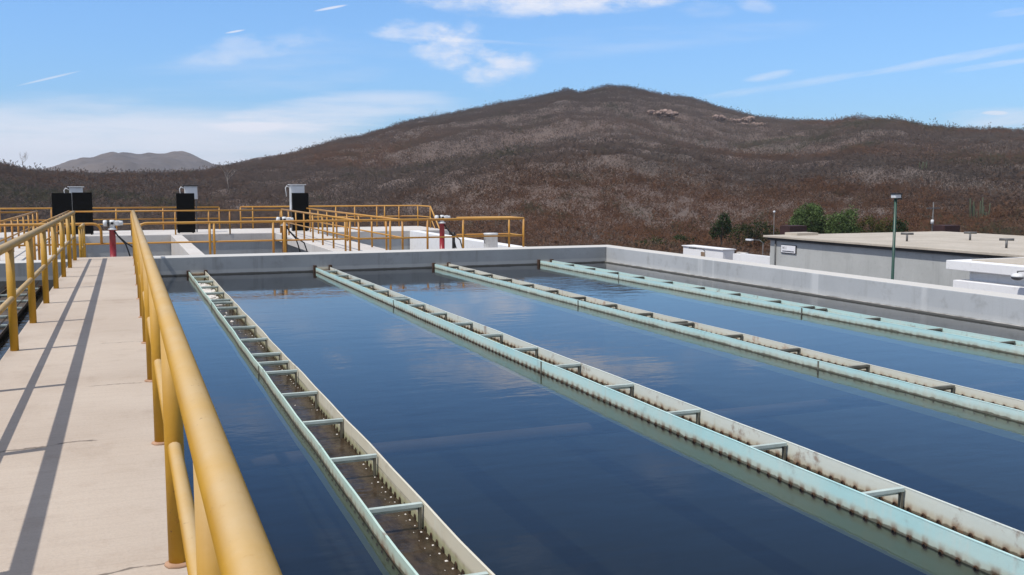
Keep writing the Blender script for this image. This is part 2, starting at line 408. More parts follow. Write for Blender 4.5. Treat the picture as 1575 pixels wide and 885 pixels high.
skyc = g.mix(1.0, sky.outputs[0], tint, 'MULTIPLY')
cc = g.mix(tot, skyc, (5.6, 5.8, 6.5))
bg = g.n('ShaderNodeBackground', {'Color': cc, 'Strength': .142})
wo = g.n('ShaderNodeOutputWorld'); nt.links.new(bg.outputs[0], wo.inputs[0])

vs = scene.view_settings; vs.view_transform = 'Standard'; vs.look = 'None'; vs.exposure = .1; vs.gamma = 1
scene.cycles.max_bounces = 8; scene.cycles.transparent_max_bounces = 24; scene.cycles.caustics_reflective = False; scene.cycles.caustics_refractive = False
scene.cycles.use_denoising = True

# ================================================================== GROUND AND HILLS
GZ = -5.5
gm = MB(); nseg = 96; rr = [0, 40, 90, 160, 260, 420, 700, 1500, 3000]
gv = [(0, 0, GZ)] + [(r*math.sin(2*math.pi*j/nseg), r*math.cos(2*math.pi*j/nseg), GZ) for r in rr[1:] for j in range(nseg)]
gf = [(0, 1+j, 1+(j+1) % nseg) for j in range(nseg)]
gf += [(1+(i*nseg)+j, 1+(i+1)*nseg+j, 1+(i+1)*nseg+(j+1) % nseg, 1+i*nseg+(j+1) % nseg) for i in range(len(rr)-2) for j in range(nseg)]
gm.add(gv, gf)
tag(gm.build('ground', M['ground']), kind='structure', label='dry bare earth around the treatment plant')

RIDGE = [(-45, 1.7), (-25, 2.0), (-12, 1.75), (-8, 1.5), (-5.95, 1.29), (-4.76, .97), (-3.85, .84), (-1, .76), (2, .80), (4, .95), (5.24, 1.25), (7.9, 1.74), (10.81, 2.57), (13.02, 3.03), (15.26, 3.78),
         (16.2, 3.98), (18.26, 4.35), (20.51, 4.84), (22.77, 5.21), (24.1, 5.52), (24.65, 5.71), (25.4, 5.53), (26.2, 5.70), (27.07, 5.88), (28.2, 5.78), (29.49, 5.48), (31.69, 5.13), (33.15, 4.63), (35.32, 4.06),
         (37.44, 3.77), (39.51, 3.69), (40.2, 3.82), (40.85, 3.87), (42.84, 3.79), (44.16, 3.41), (45.75, 3.17), (48.97, 3.02), (56, 2.7), (75, 2.0)]
DIST = [(-45, 330), (-6, 340), (3, 380), (8, 450), (14, 520), (27, 600), (34, 560), (41, 470), (50, 430), (75, 420)]
def fbm(x, y, s, o=4): return noise.fractal(Vector((x*s, y*s, 3.7)), 1.0, 2.0, o)
def hill(azd, t):
    """height and radius on the hillside at bearing azd, t=0 foot .. 1 ridge"""
    D = np.interp(azd, *zip(*DIST)); e = np.interp(azd, *zip(*RIDGE))
    top = EYE + D * math.tan(R(e)) - 2.3
    r0 = 118 + 14*math.sin(azd*.21)
    r = r0 + (D - r0) * t
    x, y = r*math.sin(R(azd)), r*math.cos(R(azd))
    if t < 0: h = GZ - .1
    elif t <= 1:
        s = .72*t**1.35 + .28*(t*t*(3-2*t))
        amp = math.sin(math.pi*min(t, 1))**.8
        h = GZ + (top - GZ)*s + amp*((top-GZ)*.19*fbm(x, y, .006, 3) - (top-GZ)*.10*abs(fbm(x + 90, y, .012, 3)) + 2.2*fbm(x, y, .03, 3)) + .9*fbm(x, y, .09, 2)*min(1, t*6)
        if t < .04: h = min(h, GZ + 40*t) - .3*(1 - t/.04)
    else:
        h = top - (r - D)*.32
    return x, y, h
na, ntt = 300, 130
hm = MB(); azs = [-44 + 118*i/na for i in range(na+1)]; ts = [1.25*j/ntt for j in range(ntt+1)]
hm.add([hill(a, t) for t in ts for a in azs], [(j*(na+1)+i, j*(na+1)+i+1, (j+1)*(na+1)+i+1, (j+1)*(na+1)+i) for j in range(ntt) for i in range(na)], True)
hobj = tag(hm.build('hillside', M['hill']), kind='structure', label='long brown hill rising behind the plant')
# far hill
FAR = [(-16, .2), (-9, .45), (-6, .72), (-4.6, .80), (-3.4, .98), (-2.6, 1.27), (-1.9, 1.45), (-1.2, 1.55), (-.6, 1.71), (0, 1.75), (.8, 1.70), (1.8, 1.77), (3.0, 1.79), (3.5, 1.72), (4.0, 1.50), (4.5, 1.28), (5.1, 1.10), (5.6, 1.22), (6.4, 1.48), (7.2, 1.66), (7.8, 1.74), (8.6, 1.70), (9.6, 1.3), (12, .7), (16, .3)]
def far(azd, t):
    D = 1700; e = np.interp(azd, *zip(*FAR)); top = EYE + D*math.tan(R(e)); r = 900 + (D-900)*t
    x, y = r*math.sin(R(azd)), r*math.cos(R(azd))
    s = t**1.3 if t <= 1 else 1 - (t-1)*2
    return x, y, GZ - 4 + (top - GZ + 4)*s + (math.sin(math.pi*min(1, t))*26*fbm(x, y, .004, 5)) + (8*fbm(x, y, .016, 3)*min(1., max(0., 1.15-t)*4) + 1.3*fbm(x, y, .05, 2))*min(1., t*3)
fm = MB(); na, ntt = 240, 50
fm.add([far(-16 + 32*i/na, 1.3*j/ntt) for j in range(ntt+1) for i in range(na+1)], [(j*(na+1)+i, j*(na+1)+i+1, (j+1)*(na+1)+i+1, (j+1)*(na+1)+i) for j in range(ntt) for i in range(na)], True)
tag(fm.build('distant_hill', M['far_hill']), kind='structure', label='pale flat topped hill in the distance')

# ------------------------------------------------------------------ dry brush on the hillside (one mass nobody could count)
def tri_mesh(name, verts, cols, mat):
    n = len(verts)
    me = bpy.data.meshes.new(name)
    me.vertices.add(n); me.vertices.foreach_set('co', verts.astype(np.float32).ravel())
    me.loops.add(n); me.loops.foreach_set('vertex_index', np.arange(n, dtype=np.int32))
    me.polygons.add(n//3); me.polygons.foreach_set('loop_start', np.arange(0, n, 3, dtype=np.int32))
    at = me.color_attributes.new('col', 'BYTE_COLOR', 'POINT')
    c = np.ones((n, 4), np.float32); c[:, :3] = cols; at.data.foreach_set('color', c.ravel())
    me.update(calc_edges=True); me.materials.append(mat)
    return me
def bush_template(nt_, twig, seed):
    r = np.random.default_rng(seed)
    th = r.uniform(0, 2*np.pi, nt_); u = r.uniform(-.05, 1, nt_)**.8; rad = r.uniform(.35, 1, nt_)**.6
    c = np.stack([rad*np.cos(th)*np.sqrt(np.maximum(0, 1-u*u*.8)), rad*np.sin(th)*np.sqrt(np.maximum(0, 1-u*u*.8)), u*rad*1.05 + .12], 1)
    dirn = c - [0, 0, -.15]; dirn /= np.linalg.norm(dirn, axis=1)[:, None]
    dirn += r.normal(0, .75, (nt_, 3)); dirn /= np.linalg.norm(dirn, axis=1)[:, None]
    side = np.cross(dirn, r.normal(0, 1, (nt_, 3))); side /= np.linalg.norm(side, axis=1)[:, None]
    L = r.uniform(.14, .34, nt_)[:, None]; w = (r.uniform(.6, 1.4, nt_)*twig)[:, None]
    v = np.stack([c - dirn*L*.5 - side*w, c - dirn*L*.5 + side*w, c + dirn*L*.5], 1)
    shade = r.uniform(.9, 1.1, nt_)
    return v, shade
PAL = np.array([(.142, .108, .090), (.140, .098, .078), (.156, .094, .062), (.150, .078, .046), (.156, .128, .110), (.085, .082, .050)])
def make_brush(name, n, azr, tr, ntri, twig, size, seed):
    r = np.random.default_rng(seed)
    temps = [bush_template(ntri, twig, seed*10+k) for k in range(8)]
    az = r.uniform(*azr, n*2); t = np.sqrt(r.uniform(tr[0]**2, tr[1]**2, n*2)) if tr[1] > .5 else r.uniform(*tr, n*2)
    az, t = az[:n], t[:n]
    P = np.array([hill(a, b) for a, b in zip(az, t)])
    keep = np.hypot(P[:, 0], P[:, 1]) > 97; P, az, t = P[keep], az[keep], t[keep]; n = len(P)
    nzv = np.array([fbm(x, y, .0085, 5) for x, y, z in P]); nz2 = np.array([noise.noise(Vector((x*.02+40, y*.02, 1.3))) + .5*noise.noise(Vector((x*.07, y*.07, 9.))) for x, y, z in P])
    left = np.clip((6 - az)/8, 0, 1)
    q = nzv*1.15 + r.normal(0, .17, n)
    pi = np.where(q > .42, 3, np.where(q > .20, 2, np.where(q > -.12, 1, 0)))
    pi = np.where((nz2 + r.normal(0, .25, n)) > .48, 4, pi)
    pi = np.where((nz2 + r.normal(0, .2, n)) < -.62, 5, pi)
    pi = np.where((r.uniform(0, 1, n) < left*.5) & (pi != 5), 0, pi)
    colb = PAL[pi]*r.uniform(.85, 1.15, n)[:, None]
    tone = np.array([fbm(x + 300, y, .007, 3) for x, y, z in P])
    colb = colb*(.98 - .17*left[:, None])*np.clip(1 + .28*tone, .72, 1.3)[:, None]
    sc = r.uniform(size[0], size[1], n)*np.where(r.uniform(0, 1, n) < .06, 1.45, 1); hs = sc*r.uniform(.75, 1.15, n); rot = r.uniform(0, 2*np.pi, n); k = r.integers(0, 8, n)
    V = []; C = []
    for j in range(8):
        s = np.where(k == j)[0]
        if len(s) == 0: continue
        v, sh = temps[j]; f = v.reshape(-1, 3)
        ca, sa = np.cos(rot[s])[:, None], np.sin(rot[s])[:, None]
        X = (f[:, 0]*ca - f[:, 1]*sa)*sc[s][:, None] + P[s, 0][:, None]
        Y = (f[:, 0]*sa + f[:, 1]*ca)*sc[s][:, None] + P[s, 1][:, None]
        Z = f[:, 2][None]*hs[s][:, None] + P[s, 2][:, None] - .15
        V.append(np.stack([X, Y, Z], 2).reshape(-1, 3))
        C.append((colb[s][:, None, :]*np.repeat(sh, 3)[None, :, None]).reshape(-1, 3))
    me = tri_mesh(name, np.concatenate(V), np.concatenate(C), M['brush'])
    o = bpy.data.objects.new(name, me); COL.objects.link(o); OFF[o.name] = Vector(); return o
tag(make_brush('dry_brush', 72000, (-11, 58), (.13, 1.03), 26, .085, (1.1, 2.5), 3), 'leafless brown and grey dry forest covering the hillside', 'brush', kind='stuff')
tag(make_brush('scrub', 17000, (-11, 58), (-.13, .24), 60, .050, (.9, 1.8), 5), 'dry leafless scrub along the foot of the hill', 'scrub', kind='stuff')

# rock outcrops near the summit
def on_hill(px, py):
    dd = ray(px, py); a = math.degrees(math.atan2(dd.x, dd.y)); e = dd.z/math.hypot(dd.x, dd.y)
    best = None
    for i in range(20, 200):
        t = i/200; x, y, z = hill(a, t); q = abs((z - EYE)/math.hypot(x, y) - e)
        if best is None or q < best[0]: best = (q, x, y, z)
    return best[1:]
M['rock'] = simple('pink_rock', (.33, .235, .195), .95, .35, .6, bump=.15)
for (px, py, wd, ht, lab) in ((1018, 175, 13, 2.0, 'pinkish rock outcrop in the brush just below the summit'), (1092, 182, 9, 1.6, 'small pinkish rock outcrop midway along the upper slope'),
                          (1130, 187, 17, 2.4, 'broad broken band of pinkish rock on the right shoulder of the hill'), (1160, 193, 8, 1.5, 'lowest pinkish rock ledge on the right shoulder of the hill')):
    x, y, z = on_hill(px, py); bm = bmesh.new()
    rr_ = random.Random(px)
    for k in range(16):
        mtx = Matrix.Translation((rr_.uniform(-wd/2, wd/2), rr_.uniform(-5, 5), rr_.uniform(0, ht*.8))) @ Matrix.Rotation(rr_.uniform(0, 3), 4, 'Z') @ Matrix.Diagonal((rr_.uniform(.9, 2.4), rr_.uniform(1.0, 2), rr_.uniform(.5, 1.1), 1))
        res = bmesh.ops.create_icosphere(bm, subdivisions=3, radius=1, matrix=mtx)
        for v in res['verts']: v.co += Vector(noise.noise_vector(v.co*.9 + Vector((k*7, 0, 0))))*.8
    me = bpy.data.meshes.new('rock_outcrop'); bm.to_mesh(me); bm.free(); me.materials.append(M['rock'])
    o = place('rock_outcrop', me, None, (x*.992, y*.992, z - .9)); o.rotation_euler.z = -R(math.degrees(math.atan2(x, y)))
    tag(o, lab, 'rock', 'rock outcrops on the hill')

# ------------------------------------------------------------------ trees
def leaf_cloud(lobes, n, size, pal, seed):
    r = np.random.default_rng(seed); V = []; C = []
    wts = np.array([l[3]*l[4]*l[5] for l in lobes]); wts = wts/wts.sum()
    for l, w in zip(lobes, wts):
        m = int(n*w); nc = max(8, m//14)
        dv = r.normal(0, 1, (nc, 3)); dv /= np.linalg.norm(dv, axis=1)[:, None]
        cl = dv*(r.uniform(.25, 1.0, nc)**.55)[:, None]*np.array(l[3:6]) + np.array(l[:3])
        tone = r.uniform(.6, 1.35, nc); ci = r.integers(0, len(pal), nc)
        idx = r.integers(0, nc, m)
        c = cl[idx] + r.normal(0, 1, (m, 3))*size*1.6
        a = r.normal(0, 1, (m, 3)); a /= np.linalg.norm(a, axis=1)[:, None]
        b = np.cross(a, r.normal(0, 1, (m, 3))); b /= np.linalg.norm(b, axis=1)[:, None]
        s = (size*r.uniform(.6, 1.3, m))[:, None]
        V.append(np.stack([c + a*s, c - a*s*.6 + b*s*.7, c - a*s*.6 - b*s*.7], 1).reshape(-1, 3))
        col = np.array(pal)[ci[idx]]*tone[idx][:, None]*r.uniform(.85, 1.15, m)[:, None]
        C.append(np.repeat(col, 3, axis=0))
    return np.concatenate(V), np.clip(np.concatenate(C), 0, 1)
def tree(name, label, cat, loc, lobes, trunk, n, size, pal, seed, group=None, bark='bark'):
    t = empty(name, loc, label, cat, group); r = random.Random(seed)
    mb = MB(); h, rad = trunk
    mb.tube([(loc[0], loc[1], loc[2]-.2), (loc[0]+.05*h, loc[1], loc[2]+h*.5), (loc[0]-.02*h, loc[1]+.03*h, loc[2]+h)], [rad, rad*.75, rad*.5], 9)
    mb.build('trunk', M[bark], t)
    lm = MB()
    for l in lobes:
        for q in range(3):
            e = Vector((l[0] + r.uniform(-.5, .5)*l[3], l[1] + r.uniform(-.5, .5)*l[4], l[2] + r.uniform(-.1, .6)*l[5])) + Vector(loc)
            s = Vector(loc) + Vector((0, 0, h*r.uniform(.6, .98)))
            lm.tube([s, (s+e)/2 + Vector((0, 0, .15*l[5])), e], [rad*.42, rad*.28, rad*.1], 6)
    lm.build('limb', M[bark], t)
    V, C = leaf_cloud(lobes, n, size, pal, seed)
    place('crown', tri_mesh('crown', V, C, M['leaf']), t)
    return t
GREEN = [(.105, .15, .055), (.13, .18, .07), (.08, .12, .042)]
DKGREEN = [(.030, .052, .020), (.040, .066, .024), (.022, .038, .016)]
OLIVE = [(.085, .080, .025), (.070, .072, .024), (.050, .055, .020)]
def gp(px, dist): x, y = polar(px, dist); return (x, y, GZ)
GR = 'trees and shrubs at the foot of the hill'
tree('leafy_tree', 'tall bright green tree behind the left part of the grey flat roofed hall', 'tree', gp(1246, 92), [(0,0,4.0,1.5,1.4,1.5), (-1.1,.2,3.5,.95,.9,1.0), (.5,0,4.7,.8,.8,.75), (.8,0,3.0,1.1,1,.9)], (2.8, .16), 8000, .095, GREEN, 11, GR)
tree('leafy_tree', 'broad lower green tree with open crown, right of the tallest tree behind the hall roof', 'tree', gp(1297, 92), [(-.4,0,3.5,1.3,1.1,1.2), (.95,.1,4.3,.75,.7,.9), (.7,0,3.0,1.1,1,.9), (-.9,0,2.8,.9,.8,.8)], (2.4, .14), 7000, .095, GREEN, 12, GR)
tree('small_tree', 'small dark green tree with two crowns behind the white shed', 'tree', gp(1111, 104), [(.35,0,2.9,.75,.7,1.35), (-.75,0,2.35,.55,.55,1.0), (.3,0,4.1,.3,.3,.5)], (1.9, .10), 2600, .085, DKGREEN, 13, GR)
tree('shrub', 'wide dark green shrub left of the grey hall corner', 'shrub', gp(1162, 110), [(-1.6,0,1.7,1.6,1.2,1.3), (.9,0,2.0,1.5,1.2,1.5), (2.6,.3,1.4,1.1,1,1.2)], (1.2, .08), 3600, .10, [(.045,.060,.022), (.060,.066,.028), (.034,.044,.018)], 14, GR)
tree('shrub', 'low green bush peeking over the corner of the tank wall', 'shrub', gp(1003, 108), [(-1.2,0,.6,1.2,1,.5), (.6,0,.75,1.1,1,.6), (2,0,.5,.9,.8,.45)], (.5, .06), 2000, .09, [(.055,.075,.024), (.066,.085,.03), (.04,.05,.02)], 15, GR)
tree('shrub', 'small dark bush just left of the white shed', 'shrub', gp(1057, 112), [(-.8,0,.95,.9,.9,.65), (.7,0,.8,.8,.8,.5)], (.5, .06), 1300, .09, DKGREEN, 19, GR)
tree('shrub', 'yellowish olive bush behind the green lamp post', 'shrub', gp(1352, 100), [(-1.0,0,3.0,1.5,1.2,1.2), (1.0,0,2.9,1.1,1,1.1), (0,0,2.0,1.5,1.2,1.0)], (1.6, .09), 3600, .095, OLIVE, 16, GR)
tree('shrub', 'dark green bush close right of the lamp post above the hall roof', 'shrub', gp(1386, 98), [(0,0,3.0,.85,.8,.95), (.4,0,2.2,.8,.8,.8)], (1.6, .08), 1600, .09, DKGREEN, 17, GR)
for px, py, lab, sz in ((1510, 345, 'tall pale green cactus clump on the lower right slope', 1.0), (1418, 262, 'small dark green cactus clump higher on the right slope', .55)):
    x, y, z = on_hill(px, py); t = empty('cactus', (x, y, z), lab, 'cactus', 'cacti on the slope'); r = random.Random(px)
    M.setdefault('cactus', simple('cactus_skin', (.075, .090, .048), .8, .3, 3))
    for k in range(11):
        a = r.uniform(0, 6.3); q = r.uniform(.2, 1.3)*sz; hh = r.uniform(1.8, 4.0)*sz; b = Vector((x + q*math.cos(a)*1.3, y + q*math.sin(a), z - .3))
        MB().tube([b, b + Vector((math.cos(a)*.35*sz, math.sin(a)*.35*sz, hh*.35)), b + Vector((math.cos(a)*.45*sz, math.sin(a)*.45*sz, hh)), b + Vector((math.cos(a)*.45*sz, math.sin(a)*.45*sz, hh+.15))], [.10, .11, .09, .03], 9).build('stem', M['cactus'], t)
def bare_tree(label, px, py, h, seed):
    x, y, z = on_hill(px, py); t = empty('bare_tree', (x, y, z), label, 'tree', 'pale bare trees on the slope'); r = random.Random(seed)
    tr = MB(); br = MB()
    top = Vector((x + r.uniform(-.3, .3), y, z + h*.55)); tr.tube([(x, y, z-.4), (x + .1, y, z + h*.3), top], [.11, .08, .06], 8); tr.build('trunk', M['pale_bark'], t)
    def rec(p, d, l, rad, k):
        e = p + d*l; br.tube([p, (p+e)/2 + Vector((r.uniform(-.1, .1), 0, r.uniform(0, .1)))*l, e], [rad, rad*.8, rad*.6], 5, False)
        if k:
            for i in range(3): rec(p + d*l*r.uniform(.55, 1), (d + Vector((r.uniform(-.8, .8), r.uniform(-.8, .8), r.uniform(-.1, .6)))).normalized(), l*.66, rad*.6, k-1)
    for i in range(5): rec(Vector((x, y, z + h*r.uniform(.28, .55))), Vector((r.uniform(-1, 1), r.uniform(-1, 1), r.uniform(.7, 1.5))).normalized(), h*.28, .042, 2)
    br.build('branch', M['pale_bark'], t)
bare_tree('pale leafless tree on the slope right of the middle black board', 351, 302, 8.5, 4)
bare_tree('spindly bare tree on the low ridge at the far left', 35, 258, 7.5, 5)

hz = MB().box(-3100, 3100, -3100, 3100, GZ - 6, 92)
hm_, hg, ho = new_mat('haze_air')
pv = hg.n('ShaderNodeVolumePrincipled', {'Color': (.80, .88, 1.0, 1), 'Density': .00016, 'Anisotropy': .2}); hg.nt.links.new(pv.outputs[0], ho.inputs['Volume'])
tag(hz.build('haze', hm_), 'thin pale air haze over the valley', kind='stuff')
# ================================================================== SETTLING TANK
T = empty('settling_tank', (0, 22.5, 0), 'large grey concrete settling tank full of dark blue water', 'tank')
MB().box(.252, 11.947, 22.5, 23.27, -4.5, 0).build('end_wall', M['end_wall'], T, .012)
MB().box(11.5, 11.95, -12, 22.497, -4.5, -.003).build('side_wall', M['wall'], T, .012)
MB().box(11.45, 11.499, -12, 22.49, -4.5, WZ+.03).build('wall_ledge', M['wall'], T, .006)
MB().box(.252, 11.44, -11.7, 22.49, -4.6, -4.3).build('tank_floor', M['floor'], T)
MB().box(.252, 11.44, -12, -11.7, -4.5, -.003).build('rear_wall', M['wall'], T)
MB().box(-.10, .249, -12, 22.49, -4.6, -.28).build('inner_wall', M['wall'], T)
# water sheet of the tank, open where the troughs stand
LX = [(1.24, 1.585, -.31), (4.01, 4.34, -.275), (6.86, 7.21, -.303), (9.61, 9.93, -.298)]
ww = SHEET(); xs = [.249] + [v for a, b, _ in LX for v in (a + .006, b - .006)] + [11.455]
for i in range(0, len(xs), 2): ww.add([(xs[i], -11.8, WZ), (xs[i+1], -11.8, WZ), (xs[i+1], 22.505, WZ), (xs[i], 22.505, WZ)], [(0, 1, 2, 3)])
tag(ww.build('water', M['water']), kind='structure', label='calm dark blue water of the settling tank')
sp = MB().tube([(.252, 8.4, -.80), (11.45, 8.4, -.80)], .065, 12)
tag(sp.build('submerged_pipe', M['pipe_sub']), 'reddish pipe lying under the water across the settling tank', 'pipe')

# walkway
wk = MB().box(-1.10, .248, -8, 23.27, -.26, .002).build('walkway', M['walk'], None, .012)
tag(wk, 'narrow sunlit concrete walkway between the yellow railings', kind='structure')
T2 = empty('neighbouring_tank', (-6, 22.3, 0), 'second concrete tank with murky brown water left of the walkway', 'tank')
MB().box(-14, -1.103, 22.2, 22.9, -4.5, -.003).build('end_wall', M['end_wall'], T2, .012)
MB().box(-.97, -.72, -8, 22.19, -4.6, -.263).build('side_wall', M['wall'], T2)
MB().box(-14, -.98, -8, 22.19, -4.6, -4.3).build('tank_floor', M['floor'], T2)
DWZ = -.62
w2 = SHEET().add([(-14, -8, DWZ), (-2.32, -8, DWZ), (-2.32, 22.205, DWZ), (-14, 22.205, DWZ), (-1.68, -8, DWZ), (-.965, -8, DWZ), (-.965, 22.205, DWZ), (-1.68, 22.205, DWZ)], [(0, 1, 2, 3), (4, 5, 6, 7)]).build('murky_water', M['dark_water'])
tag(w2, kind='structure', label='murky water of the left tank')

# ------------------------------------------------------------------ launders (overflow troughs)
ORI = {}
def orifice_mesh(side):
    if side not in ORI:
        mb = MB(); n = 9; s = side
        # rusty half collar round a dark hole, standing 6 mm off the plate
        for r0, r1, z in ((.0115, .0175, .006),):
            vs = []; fs = []
            for j in range(n+1):
                a = math.pi*(j/n)*1.3 - .47
                for rr_, dx in ((r0, 0), (r0, .006), (r1, .004), (r1, 0)):
                    vs.append((s*dx, rr_*math.cos(a), rr_*math.sin(a)*1.35))
            for j in range(n):
                for k in range(4): fs.append((j*4+k, j*4+(k+1) % 4, (j+1)*4+(k+1) % 4, (j+1)*4+k))
            mb.add(vs, fs)
        me = mb.mesh('orifice', M['rust_dark'])
        h = MB(); h.add([(s*.002, 0, 0)] + [(s*.002, .0115*math.cos(a*math.pi/6), .0155*math.sin(a*math.pi/6)) for a in range(12)], [(0, 1+j, 1+(j+1) % 12) for j in range(12)])
        n0 = len(me.vertices)
        bm = bmesh.new(); bm.from_mesh(me)
        vv = [bm.verts.new(p) for p in h.v]
        for f in h.f:
            ff = bm.faces.new([vv[i] for i in f]); ff.material_index = 1
        bm.to_mesh(me); bm.free(); me.materials.append(M['hole']); ORI[side] = me
    return ORI[side]

def launder(x0, x1, zt, label, mat_out, mat_in, bars, wz, y0=1.2, y1=22.46, water=True, barmat='bar', sag=0., floor='weir_in_cream', joints=()):
    OO = -.007 if sag else -.024
    OZ = -.064 if wz > -.48 else .002
    L = empty('launder', ((x0+x1)/2, y1, zt), label, 'trough', 'overflow troughs in the tanks')
    zb = WZ - .16; th = .008
    # gentle waviness of old plate
    def plate(xc, name, mat):
        mb = MB(); ys = [y0 + (y1-y0)*i/60 for i in range(61)]
        vs = []
        for y in ys:
            wob = .004*math.sin(y*1.9 + xc) + .003*math.sin(y*4.3 + 2*xc); dz = .003*math.sin(y*1.1 + xc*3) + sag*(11 - y)/18
            vs += [(xc - th/2 + wob*.3, y, zb), (xc + th/2 + wob*.3, y, zb), (xc + th/2 + wob, y, zt + dz - .010), (xc + .008 + wob, y, zt + dz - .008), (xc + .008 + wob, y, zt + dz), (xc - .0055 + wob, y, zt + dz), (xc - .0055 + wob, y, zt + dz - .006), (xc - th/2 + wob, y, zt + dz - .008)]
        fs = [(i*8+k, i*8+(k+1) % 8, (i+1)*8+(k+1) % 8, (i+1)*8+k) for i in range(60) for k in range(8)]
        fs += [tuple(range(8)), tuple(60*8+k for k in range(8))[::-1]]
        mb.add(vs, fs); return mb.build(name, mat, L)
    a = plate(x0, 'side_plate', mat_out); b = plate(x1, 'side_plate', mat_in)
    MB().box(x0 + th, x1 - th, y0, y1, zb, zb + th).build('trough_floor', M[floor], L)
    for xb in (x0 - .045, x1 - .02): MB().box(xb, xb + .065, y1 - .06, y1 + .036, zb - .05, zt + .022).build('end_bracket', M['rust'], L, .004)
    MB().box(x0 + .03, x1 - .03, y1 + .004, y1 + .03, zb, zt - .03).build('end_plate', M['weir_in_cream'], L)
    # cross bars with a drop leg at the far plate
    bm_ = MB().box(x0 + .012, x1 - .012, -.016, .016, -.028, -.004).box(x0 + .012, x1 - .012, .012, .018, -.05, -.029)
    o_ = (x0, 0, 0)
    mbar = bm_.mesh('cross_bar', M[barmat], o_, .002)
    mleg = MB().box(x1 - .034, x1 - .016, -.013, .013, wz - zt - .06, -.0285).mesh('drop_leg', M['bar_dark'], o_, .002)
    base = OFF[L.name]
    for i, y in enumerate(bars):
        c = place('cross_bar', mbar, L, (x0 - base.x, y - base.y, zt - base.z + sag*(11 - y)/18))
        place('drop_leg', mleg, c)
    for y in joints:
        MB().box(x0 - .0125, x0 - .0065, y - .012, y + .012, WZ - .06, zt + sag*(11 - y)/18 - .006).build('joint_strap', M['bar_dark'], L, .001)
    # weir orifices: outer face of the near plate and inner face of the far plate
    ks = [k for k in range(int(y0/PITCH) + 2, int(y1/PITCH))]
    spots = sorted([(k*PITCH, sx) for k in ks for sx in (0, 1)])
    for y, sx in spots[:100]:
        x = (x0 - th/2) if sx == 0 else (x1 - th/2)
        xx = x + (.004*math.sin(y*1.9 + (x0, x1)[sx]) + .003*math.sin(y*4.3 + 2*(x0, x1)[sx]))*.8
        po = place('orifice', orifice_mesh(-1), L, (xx - .0035 - base.x, y - base.y, WZ + (OO if sx == 0 else OZ) - base.z))
        if sx == 0 and not sag: po.scale = (1, .5, .5)
    me = orifice_mesh(-1); rest = MB()
    for y, sx in spots[100:]:
        x = (x0 - th/2) if sx == 0 else (x1 - th/2)
        q = .5 if sx == 0 and not sag else 1.
        rest.add([(v.co.x + x - .0065, v.co.y*q + y, v.co.z*q + WZ + (OO if sx == 0 else OZ)) for v in me.vertices], [tuple(p.vertices) for p in me.polygons if p.material_index == 0])
    if rest.v: tag(rest.build('orifice', M['rust_dark'], L), kind='stuff')
    if water:
        n = 40; mb = SHEET(); vs = []
        for i in range(n+1):
            y = y0 + (y1-y0)*i/n; z = wz - max(0, (y-15))*.006
            vs += [(x0 + th/2 + .001, y, z), (x1 - th/2 - .001, y, z)]
        mb.add(vs, [(2*i, 2*i+1, 2*i+3, 2*i+2) for i in range(n)], True)
        tag(mb.build('trough_water', M['brown_water']), kind='structure', label='brown water running in a trough')
    return L
def bars_at(first, joint, step=1.135):
    out = []; y = first
    while y < 22.2:
        out.append(y); y += step
    return sorted(out + [j for j in joint if all(abs(j - o) > .12 for o in out)])
launder(*LX[0], 'narrow pale green overflow trough nearest the walkway, open with brown running water and foam', M['weir_out_pale'], M['weir_in_low'], bars_at(3.17, (10.55, 16.4)), -.475, joints=(10.35, 16.3))
launder(*LX[1], 'turquoise overflow trough with rows of rusty holes, second from the walkway', M['weir_out'], M['weir_in'], bars_at(3.36, (9.05, 15.6)), -.49, sag=.045, joints=(9.3, 15.4))
launder(*LX[2], 'turquoise trough with orange rust patches inside, between the two other turquoise ones', M['weir_out_clean'], M['weir_in_patch'], bars_at(4.62, (11.6,)), -.49, joints=(8.4, 14.4), barmat='bar_dark')
launder(*LX[3], 'all turquoise overflow trough closest to the right tank wall', M['weir_out_clean'], M['weir_in_blue'], bars_at(5.2, (12.3,)), -.49, joints=(12.2, 18.2), barmat='bar_dark')
launder(-2.30, -1.70, -.5, 'brown stained trough in the murky tank left of the walkway', M['weir_brown'], M['weir_brown'], bars_at(8.3, ()), -.54, y0=6, y1=22.16, floor='weir_brown')

# foam in the first trough
fo = MB(); r = random.Random(3)
def foam_blob(x, y, z, s):
    k = len(fo.v); n = 7; vs = []; fs = []
    for i, (rr_, h) in enumerate(((1, 0), (.85, .35), (.45, .62))):
        for j in range(n):
            a = 2*math.pi*j/n; q = rr_*r.uniform(.7, 1.25); vs.append((x + s*q*math.cos(a), y + s*q*1.25*math.sin(a), z + s*h*r.uniform(.6, 1.2)))
    vs.append((x, y, z + s*.72))
    for i in range(2):
        for j in range(n): fs.append((i*n+j, i*n+(j+1) % n, (i+1)*n+(j+1) % n, (i+1)*n+j))
    for j in range(n): fs.append((2*n+j, 2*n+(j+1) % n, 3*n))
    fo.add(vs, fs, True)
y = 3.0
for k in range(int(2.6/PITCH), int(14/PITCH)):
    if r.random() < (.9 if k*PITCH < 6.5 else .5):
        s = r.uniform(.005, .010); foam_blob(1.583 - .028 - r.uniform(0, .012), k*PITCH + r.uniform(-.01, .01), -.476, s)
        if r.random() < .45: foam_blob(1.583 - .06 - r.uniform(0, .03), k*PITCH + r.uniform(-.03, .03), -.476, s*.5)
for k in range(260):
    y = 21.5 - abs(r.gauss(0, 2.2)); 
    if y < 13: continue
    foam_blob(1.43 + r.gauss(0, .07)*(1 if y > 18 else .7), y, -.478 - max(0, y-15)*.006, r.uniform(.012, .05)*(1.2 if y > 18.5 else .6))
